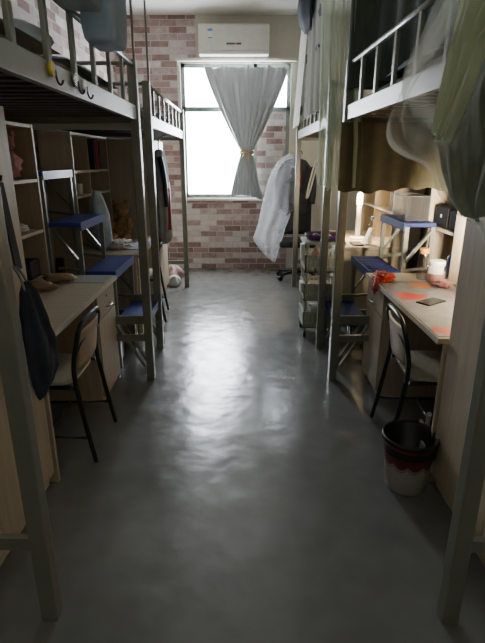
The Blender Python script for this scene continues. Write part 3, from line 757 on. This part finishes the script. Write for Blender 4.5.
tag(MB().lathe([(.03, 0), (.035, .01), (.035, .14), (.015, .165), (.015, .185)], (.63, 4.20, .603), 16).build('bottle', 'pinkfill'), 'pink bottle in the top basket of the cart', 'bottle')
tag(MB().box((.70, 4.18, .603), (.80, 4.34, .70), .01).build('storage_box', 'brown'), 'brown box in the top basket of the cart', 'box')

# ------------------------------------------------------------------ desk-top things, right
bx = [atz(420, 285, .753), atz(410, 296, .753), atz(447, 331, .753), atz(394, 281, .753)]
mx_, my_ = 1.10, 2.62
def loc(p): return (p.x-mx_, p.y-my_)
M['sheet'] = blob_mat('flower sheet', (.30, .30, .30), [(*loc(bx[0]), .07, (.80, .27, .06)), (*loc(bx[1]), .085, (.70, .055, .035)), (*loc(bx[2]), .06, (.70, .06, .04)), (*loc(bx[3]), .08, (.10, .14, .20)), (.1, -.25, .07, (.66, .12, .08))])
tag(MB().box((.875, 2.06, .7505), (1.325, 3.12, .753)).build('desk_sheet', M['sheet'], base=(mx_, my_, .7505)), 'grey sheet printed with red and orange flowers on the right desk', 'desk mat')
p = atz(431, 302, .755)
ph = thing('mobile_phone', 'black phone lying on the flower-printed sheet', 'phone', (p.x, p.y, .7535))
MB().box((p.x-.042, p.y-.078, .7535), (p.x+.042, p.y+.078, .7615), .003).build('phone_body', 'black', ph)
MB().box((p.x-.038, p.y-.073, .7616), (p.x+.038, p.y+.073, .7620)).build('phone_screen', 'screen', ph)
ph.rotation_euler = (0, 0, -.95)
p = atz(381, 287, .775)
tag(MB().blob((.92, 3.13, .778), (.062, .075, .028), .32, 3.2, 5, 4, .7535).blob((.856, 3.08, .735), (.012, .05, .055), .35, 4, 2, 4).build('plastic_bag', 'redbag'), 'crumpled red plastic bag on the corner of the right desk', 'bag')
def jar(x, y, r, h, label, fill, lid):
    root = thing('jar', label, 'jar', (x, y, .754), 'jars on the right desk')
    MB().lathe([(r*.9, 0), (r, .008), (r, h*.82), (r*.8, h*.9), (r*.8, h)], (x, y, .754), 24).build('glass_body', 'jar', root)
    if fill: MB().lathe([(r*.86, .004), (r*.93, .01), (r*.93, h*fill), (r*.6, h*fill+.01)], (x, y, .754), 20).build('contents', 'pinkfill', root)
    if lid: MB().lathe([(r*.84, h-.02), (r*.86, h-.018), (r*.86, h+.012), (r*.8, h+.015)], (x, y, .754), 20).build('lid', lid, root)
    return root
jar(1.185, 3.17, .036, .19, 'tall clear jar with an orange lid on the right desk', 0, 'orange')
j = jar(1.245, 3.09, .058, .125, 'squat jar of pink contents with white label on the right desk', .55, 'white')
lm = MB(); lm.grid(lambda u, v: (1.245+.0595*math.cos(-2.9+1.7*u), 3.09+.0595*math.sin(-2.9+1.7*u), .754+.06+.05*v), 10, 2)
lm.build('paper_label', 'label', j)
bt = thing('bottle', 'blue bottle beside the jars under the black boxes', 'bottle', (1.42, 3.25, .754))
MB().lathe([(.04, 0), (.045, .01), (.045, .13), (.02, .17)], (1.42, 3.25, .754), 20).build('bottle_body', 'bluebottle', bt)
MB().lathe([(.02, .165), (.02, .20), (.015, .205)], (1.42, 3.25, .754), 16).build('bottle_cap', 'tan', bt)
tag(MB().blob((1.24, 2.97, .772), (.06, .055, .022), .3, 3, 8, 3, .754).build('cloth_scrap', 'pink'), 'dull pink cloth scrap by the lit panel on the right desk', 'cloth')
b1 = thing('speaker_box', 'black box with a white mark on the right shelf', 'box', (1.46, 3.41, 1.0605))
MB().box((1.36, 3.31, 1.0605), (1.56, 3.52, 1.20), .012).build('box_body', 'mattblack', b1)
MB().tube([(1.3595, 3.41, 1.14), (1.357, 3.41, 1.14)], .012, 14, 0).build('round_mark', 'label', b1)
tag(MB().box((1.36, 3.10, 1.0605), (1.56, 3.285, 1.19), .02).build('storage_box', 'mattblack'), 'dark box on the right shelf, nearer the wardrobe', 'box')
# LED strip light fixed under the shelf (its glow falls on the panel)
tag(MB().box((1.21, 2.25, 1.18), (1.335, 2.60, 1.205), .006).build('strip_lamp', 'lamp_on'), 'lit strip lamp over the right desk behind the wardrobe', 'lamp')
# far right desk
lp = thing('desk_lamp', 'glowing white column desk lamp on the far right desk', 'lamp', (1.15, 4.93, .7505))
MB().lathe([(.075, 0), (.08, .006), (.075, .022), (.02, .028)], (1.15, 4.93, .7505), 24).build('base', 'lamp_body', lp)
MB().lathe([(.024, .02), (.024, .30), (.022, .33)], (1.15, 4.93, .7505), 16).build('stem', 'lamp_body', lp)
MB().lathe([(.022, .33), (.03, .34), (.028, .44), (.012, .455)], (1.15, 4.93, .7505), 16).build('tube_head', 'lamp_on', lp)
tag(MB().box((.885, 4.75, .7505), (1.28, 5.25, .753)).build('paper_sheet', 'yellow'), 'yellow sheet under the glowing desk lamp', 'paper')
ts = thing('tablet_stand', 'white tablet leaning on a stand beside the glowing lamp', 'tablet', (1.17, 4.60, .7505))
MB().bar((1.14, 4.60, .752), (1.20, 4.62, .90), .12, .008, (1, 0, 0)).build('tablet', 'white', ts)
MB().bar((1.20, 4.62, .752), (1.19, 4.62, .84), .04, .01).build('stand', 'white', ts)
tag(MB().box((1.02, 4.50, .7505), (1.12, 4.70, .765), .004).build('pencil_case', 'bookdark'), 'flat dark case on the far right desk before the tablet', 'case')
bt2 = thing('bottle', 'clear bottle standing behind the tablet on the far right desk', 'bottle', (1.27, 4.85, .7505))
MB().lathe([(.033, 0), (.036, .01), (.036, .15), (.015, .19), (.015, .21)], (1.27, 4.85, .7505), 18).build('bottle_body', 'jar', bt2)
MB().lathe([(.018, .205), (.018, .23), (.014, .232)], (1.27, 4.85, .7505), 14).build('bottle_cap', 'bluebottle', bt2)
for k, (w, m, hh, lb) in enumerate([(.03, 'bookdark', .2, 'dark book beside the far right lamp shelf edge'), (.025, 'bookred', .23, 'crimson book between dark and tan books, far right shelf'), (.035, 'tan', .19, 'tan book at the end of the far right shelf row')]):
    tag(MB().box((1.36, 4.52+k*.045, 1.0605), (1.54, 4.52+k*.045+w, 1.06+hh), .003).build('book', m), lb, 'book', 'books on the far right shelf')
# clear plastic box on the top step
cb_ = thing('clear_box', 'clear plastic box standing on the top blue step at right', 'box', (1.23, 3.72, 1.091))
x0, x1, y0_, y1_, z0, z1 = 1.15, 1.315, 3.52, 3.92, 1.0915, 1.26
MB().box((x0, y0_, z0), (x1, y1_, z0+.004)).box((x0, y0_, z0), (x0+.003, y1_, z1)).box((x1-.003, y0_, z0), (x1, y1_, z1)).box((x0, y0_, z0), (x1, y0_+.003, z1)).box((x0, y1_-.003, z0), (x1, y1_, z1)).build('box_shell', 'clearbox', cb_)
MB().tube([(x0, y0_, z1), (x1, y0_, z1), (x1, y1_, z1), (x0, y1_, z1)], .0025, 6, 0, True).build('rim', 'greycloth', cb_)

# ------------------------------------------------------------------ bin, dustpan
bn = thing('waste_bin', 'white bin with maroon printed top and black liner on the right', 'bin', (.79, 2.02, 0))
MB().lathe([(.085, 0), (.093, .004), (.122, .262), (.127, .270), (.121, .274), (.117, .262), (.090, .012), (.01, .012)], (.79, 2.02, 0), 40).build('bin_body', 'bin', bn)
MB().lathe([(.1185, .20), (.1200, .266), (.1265, .277), (.1295, .272), (.1275, .262), (.1295, .260), (.1315, .27), (.127, .284), (.115, .27), (.096, .09), (.02, .07)], (.79, 2.02, 0), 40, cap=False).build('bin_liner', 'black', bn)
dp = thing('dustpan', 'pale green plastic dustpan behind the bin against the wardrobe', 'dustpan', (.92, 2.16, 0))
MB().bar((.90, 2.16, .0), (.905, 2.12, .24), .17, .012, (1, 0, 0)).bar((.86, 2.10, .01), (.875, 2.07, .2), .012, .04, (0, 1, 0)).build('pan', 'green_pl', dp)
MB().tube([(.905, 2.12, .23), (.90, 2.11, .33), (.89, 2.08, .35)], .012, 8, 1).build('handle', 'green_pl', dp)

# ------------------------------------------------------------------ left things
# navy bag on the wardrobe
bg = thing('tote_bag', 'navy cloth bag hanging on the left wardrobe door', 'bag', (-.84, 1.90, .56))
bagP = [(1.05, 1.845, 1.875), (1.01, 1.815, 1.925), (.95, 1.80, 1.96), (.87, 1.79, 2.00), (.78, 1.785, 2.045), (.69, 1.79, 2.075), (.63, 1.80, 2.06), (.585, 1.815, 1.99), (.55, 1.835, 1.92)]
def bag_side(sg):
    def fn(u, v):
        k = v*(len(bagP)-1); i = min(int(k), len(bagP)-2); f_ = k-i
        z, a, b = [bagP[i][q]*(1-f_)+bagP[i+1][q]*f_ for q in range(3)]
        y = a+(b-a)*u; t = math.sin(PI*u)**.6*math.sin(PI*min(1, v*.93+.05))**.6
        w = .8*noise.noise(Vector((y*9, z*6, 1)))+.6*math.sin(u*13-v*4)*(1-v*.5)+.5*noise.noise(Vector((y*22, z*14, 4)))
        return (-.845+sg*(.038*t+.016*t*w), y, z)
    return fn
MB().grid(bag_side(1), 36, 40).grid(bag_side(-1), 36, 40).build('bag_body', 'navy', bg)
MB().tube([(-.835, 1.83, .99), (-.85, 1.835, 1.08), (-.885, 1.85, 1.12), (-.86, 1.875, 1.09), (-.835, 1.89, .99)], .005, 6, 2).build('cord', 'greycloth', bg)
stp = thing('belt_strap', 'wide black strap hanging beside the navy bag on the left wardrobe', 'strap', (-.885, 1.84, 1.05))
MB().bar((-.885, 1.85, 1.42), (-.882, 1.90, 1.09), .050, .008, (1, 0, 0)).build('strap_band', 'coat', stp)
MB().bar((-.89, 1.80, 1.42), (-.888, 1.81, 1.04), .030, .006, (1, 0, 0)).build('strap_tail', 'coat', stp)
MB().tube([(-.905, 1.83, 1.42), (-.87, 1.83, 1.43), (-.865, 1.83, 1.45)], .006, 6, 1).build('hook', 'black', stp)
# basket pair hanging on the left guard rail
def hang_basket(x0, x1, y0, y1, z0, z1, m, name, label):
    root = thing(name, label, 'basket', ((x0+x1)/2, (y0+y1)/2, z0)); cx, cy = (x0+x1)/2, (y0+y1)/2; b = MB(); rings = []; n = 40
    prof = [(.05, 0), (.70, .0), (.80, .02), (.86, .09), (.90, .25), (.94, .5), (.97, .75), (1, 1)]
    for k, h in prof:
        r = []
        for q in range(n):
            a = q*2*PI/n; ca, sa = math.cos(a), math.sin(a)
            w = 1+.05*noise.noise(Vector((ca*2, sa*2, h*2+y0*5)))
            r.append(b.bm.verts.new((cx+math.copysign(abs(ca)**.35, ca)*(x1-x0)/2*k*w, cy+math.copysign(abs(sa)**.35, sa)*(y1-y0)/2*k*w, z0+(z1-z0)*h)))
        rings.append(r)
    b.bm.faces.new(rings[0][::-1])
    for A, B in zip(rings, rings[1:]):
        for q in range(n):
            f_ = b.bm.faces.new((A[q], A[(q+1) % n], B[(q+1) % n], B[q])); f_.smooth = True
    b.build('basket_body', m, root, solid=.004)
    def ring(k, z): return [(cx+math.copysign(abs(math.cos(q*PI/12))**.35, math.cos(q*PI/12))*(x1-x0)/2*k, cy+math.copysign(abs(math.sin(q*PI/12))**.35, math.sin(q*PI/12))*(y1-y0)/2*k, z) for q in range(24)]
    MB().tube(ring(1.01, z1), .008, 6, 0, True).build('rim', m, root)
    MB().tube([(x0+.02, cy, z1), (x0-.05, cy, z1+.03), (x0-.08, cy, z1-.0)], .005, 6, 1).build('hanger', 'chrome', root)
    return root
hang_basket(-.645, -.50, 1.86, 2.10, 2.02, 2.17, 'basket', 'hanging_basket', 'small blue-grey basket with a white mesh roll on the left rail')
tag(MB().tube([(-.575, 1.94, 2.13), (-.57, 2.09, 2.19)], .052, 18, 0).build('mesh_roll', 'quilt_l'), 'white mesh roll lying in the small hanging basket', 'roll')
hang_basket(-.635, -.48, 2.115, 2.41, 1.945, 2.42, 'basket', 'hanging_basket', 'deep blue-grey basket hanging on the left guard rail')
def hook(y, z, m, label):
    root = thing('wall_hook', label, 'hook', (-.63, y, z-.08), 'hooks on the left bed rail')
    MB().tube([(-.644, y, z), (-.632, y, z)], .023, 18, 0).build('pad', m, root)
    MB().tube([(-.633, y+.02, z), (-.631, y+.02, z-.03), (-.622, y+.02, z-.047), (-.612, y+.02, z-.04), (-.610, y+.02, z-.03)], .004, 6, 2).build('hook_wire', 'black', root)
a = at(47, 68, 1.80)
hook(1.82, 1.79, 'hook_y', 'round yellow hook on the left bed rail')
hook(2.06, 1.79, 'chrome', 'silver hook on the left bed rail, between the yellow and white ones')
hook(2.17, 1.785, 'white', 'white hook on the left bed rail, farthest from the camera')
# left bookcase contents
tag(MB().blob((-1.45, 3.16, 1.47), (.08, .10, .085), .2, 3, 2, 3, 1.3855).blob((-1.46, 3.18, 1.60), (.06, .065, .06), .15, 3, 4).blob((-1.43, 3.11, 1.65), (.02, .02, .03)).blob((-1.43, 3.23, 1.65), (.02, .02, .03)).build('plush_toy', 'pink'), 'dull pink plush toy on the top shelf of the left bookcase', 'toy')
tag(MB().blob((-1.42, 2.98, 1.45), (.06, .06, .065), .2, 3, 7, 3, 1.3855).blob((-1.41, 2.98, 1.54), (.04, .045, .04), .1, 3, 4).build('plush_toy', 'quilt_l'), 'pale plush toy beside the pink one in the left bookcase', 'toy')
tag(MB().blob((-1.45, 3.12, 1.09), (.07, .12, .03), .35, 3.5, 3, 4, 1.0605).build('paper_pile', 'paper'), 'crumpled white papers on the lower left bookcase shelf', 'paper')
tag(MB().lathe([(.04, 0), (.045, .01), (.045, .11), (.04, .12)], (-1.45, 3.05, .7505), 18).build('tin', 'label'), 'white tin under the left bookcase shelf', 'tin')
tag(MB().box((-1.54, 3.14, .7505), (-1.38, 3.30, .87), .01).build('storage_box', 'bookdark'), 'dark box at the end of the left desk under the shelf', 'box')
tag(MB().blob((-1.19, 3.10, .778), (.11, .055, .028), .18, 2, 1, 3, .7505).build('slipper', 'tan'), 'tan slipper shape on the left desk, right of its pair', 'slipper', 'tan slippers on the left desk')
tag(MB().blob((-1.22, 2.88, .775), (.10, .05, .026), .18, 2, 3, 3, .7505).build('slipper', 'tan'), 'tan slipper shape on the left desk, nearer the wardrobe', 'slipper', 'tan slippers on the left desk')
tag(MB().box((-1.31, 3.07, .7505), (-.89, 3.29, .7535)).build('paper_sheet', 'grey_sheet'), 'pale grey sheet at the far end of the nearest left desk', 'paper')
# second left desk
z = 1.2205
for k, (w, m, hh, lb) in enumerate([(.045, 'bookdark', .155, 'dark book at the near end of the left red books'), (.05, 'bookred', .165, 'crimson book, nearest of the left shelf pair'), (.045, 'red', .17, 'bright red book on the left shelf beyond the steps'), (.04, 'bookdark', .15, 'dark book at the far end of the left red books')]):
    tag(MB().box((-1.53, 4.68+k*.06, 1.4205), (-1.345, 4.68+k*.06+w, 1.42+hh+.10), .003).build('book', m), lb, 'book', 'books on the left shelf')
mg = thing('mug', 'white mug on the left shelf beside the red books', 'mug', (-1.40, 4.32, z))
MB().lathe([(.03, 0), (.036, .008), (.038, .09), (.033, .09), (.03, .012), (.005, .01)], (-1.40, 4.32, z), 20).build('cup', 'white', mg)
MB().tube([(-1.40, 4.282, z+.075), (-1.40, 4.255, z+.06), (-1.40, 4.26, z+.03), (-1.40, 4.283, z+.02)], .006, 6, 2).build('handle', 'white', mg)
tag(MB().loft([(.752, -1.24, 4.36, .06, .09), (.80, -1.24, 4.36, .085, .11), (1.05, -1.25, 4.36, .085, .115), (1.20, -1.26, 4.36, .05, .10), (1.25, -1.26, 4.36, .02, .06)], 28, .08, 5, 2).build('cloth_bag', 'paleblue'), 'pale blue cloth bag standing on the left desk behind the top step', 'bag')
M['teddy2'] = mat('tan plush', (.46, .27, .11), .95, 0, .25, 30, bump=.5)
td = thing('teddy_bear', 'brown teddy bear sitting on the far left desk', 'toy', (-1.20, 4.95, .7505))
MB().blob((-1.20, 4.95, .84), (.07, .07, .09), .08, 3, 1, 3, .7505).build('body', 'teddy2', td)
hd = MB().blob((-1.20, 4.94, .985), (.062, .06, .058), .06, 3, 2).build('head', 'teddy2', td)
for dx in (-.045, .045): MB().blob((-1.20+dx, 4.94, 1.04), (.02, .014, .02), 0).build('ear', 'teddy2', hd)
MB().blob((-1.20, 4.885, .975), (.025, .02, .02), 0).build('muzzle', 'tan', hd)
for dx in (-.07, .07):
    MB().blob((-1.20+dx, 4.91, .87), (.022, .035, .05), .05).build('arm', 'teddy2', td)
    MB().blob((-1.20+dx*.7, 4.87, .78), (.028, .06, .028), .05, 2, 1, 3, .7505).build('leg', 'teddy2', td)
for o_ in [td]: o_.scale = (1.25, 1.25, 1.25)
tag(MB().blob((-1.12, 4.42, .785), (.10, .12, .035), .35, 3.5, 4, 4, .7505).build('crumpled_paper', 'paper'), 'crumpled white paper heap on the far left desk', 'paper')
tag(MB().box((-1.02, 4.30, .7505), (-.89, 4.86, .755)).build('paper_sheet', 'lilac'), 'lilac paper at the front edge of the far left desk', 'paper')
# under the steps and at the far end
tag(MB().box((-1.10, 3.50, 0), (-.95, 3.68, .30), .02).build('storage_box', 'black'), 'black box on the floor under the left steps', 'box')
tag(MB().box((1.0, 3.46, 0), (1.40, 3.9, .26), .02).build('storage_box', 'bookdark'), 'dark box on the floor under the right steps', 'box')
tag(MB().loft([(0, -.92, 6.35, .10, .13), (.06, -.92, 6.35, .14, .17), (.11, -.92, 6.35, .13, .16), (.16, -.90, 6.35, .06, .09), (.19, -.93, 6.35, .05, .04)], 24, .45, 5, 3).build('shopping_bag', 'dustypink'), 'dull pink bag on the floor at the far left brick wall', 'bag')
tag(MB().loft([(0, -.86, 6.02, .06, .08), (.04, -.86, 6.02, .09, .11), (.09, -.87, 6.02, .07, .06), (.13, -.85, 6.02, .02, .05)], 24, .45, 5, 6).build('shopping_bag', 'quilt_l'), 'small pale bag on the floor before the pink bag', 'bag')

# ------------------------------------------------------------------ light, world, camera
w = bpy.data.worlds.new('sky'); bpy.context.scene.world = w; w.use_nodes = True
bgn = w.node_tree.nodes['Background']; bgn.inputs[0].default_value = (.86, .93, 1, 1); bgn.inputs[1].default_value = 36.0
def area(name, loc_, rot, sx, sy, power, col, portal=False):
    l = bpy.data.lights.new(name, 'AREA'); l.shape = 'RECTANGLE'; l.size = sx; l.size_y = sy; l.energy = power; l.color = col
    o = bpy.data.objects.new(name, l); C.objects.link(o); o.location = loc_; o.rotation_euler = rot
    if portal: l.cycles.is_portal = True
    return o
area('window_portal', ((wx0+wx1)/2, YB+.12, (wz0+wz1)/2), (-PI/2, 0, 0), wx1-wx0, wz1-wz0, 1, (1, 1, 1), True)
area('rear_fill', (0, Y0+.1, 2.0), (math.radians(84), 0, 0), 2.0, 1.8, 0.9, (.93, 1, .95))  # unseen fill lamp added behind the camera for weak ambient light
area('bounce_light', (0, Y0+.5, 2.3), (math.radians(160), 0, 0), 2.4, 1.0, 15, (.95, 1, .96))  # added lamp out of view, turned to the ceiling for soft overhead fill
def point(name, loc_, power, col, r=.03):
    l = bpy.data.lights.new(name, 'POINT'); l.energy = power; l.color = col; l.shadow_soft_size = r
    o = bpy.data.objects.new(name, l); C.objects.link(o); o.location = loc_; return o
lg_ = area('lamp_glow', (1.12, 4.86, 1.215), (0, 0, 0), .07, .07, 6, (1, .74, .42)); lg_.data.spread = 1.9
point('lamp_back_glow', (1.22, 4.97, 1.15), 1.4, (1, .74, .42), .03)
sg = area('strip_glow', (1.27, 2.42, 1.172), (0, 0, 0), .1, .33, 2.2, (1, .82, .58)); sg.data.spread = 2.0
sg = area('strip_side_glow', (1.24, 2.60, 1.12), (math.radians(90), 0, math.radians(-26)), .10, .10, 15, (1, .84, .62)); sg.data.spread = 1.7

cam = bpy.data.cameras.new('camera'); co = bpy.data.objects.new('camera', cam); C.objects.link(co)
co.location = (0, 0, H); co.rotation_euler = (PI/2-TH, 0, 0)
cam.sensor_fit = 'VERTICAL'; cam.sensor_height = 24; cam.lens = 24*F/643; cam.clip_start = .02
sc = bpy.context.scene; sc.camera = co
sc.view_settings.view_transform = 'AgX'; sc.view_settings.look = 'AgX - Base Contrast'; sc.view_settings.exposure = 0.45
sc.cycles.max_bounces = 10; sc.cycles.transparent_max_bounces = 24; sc.cycles.diffuse_bounces = 6
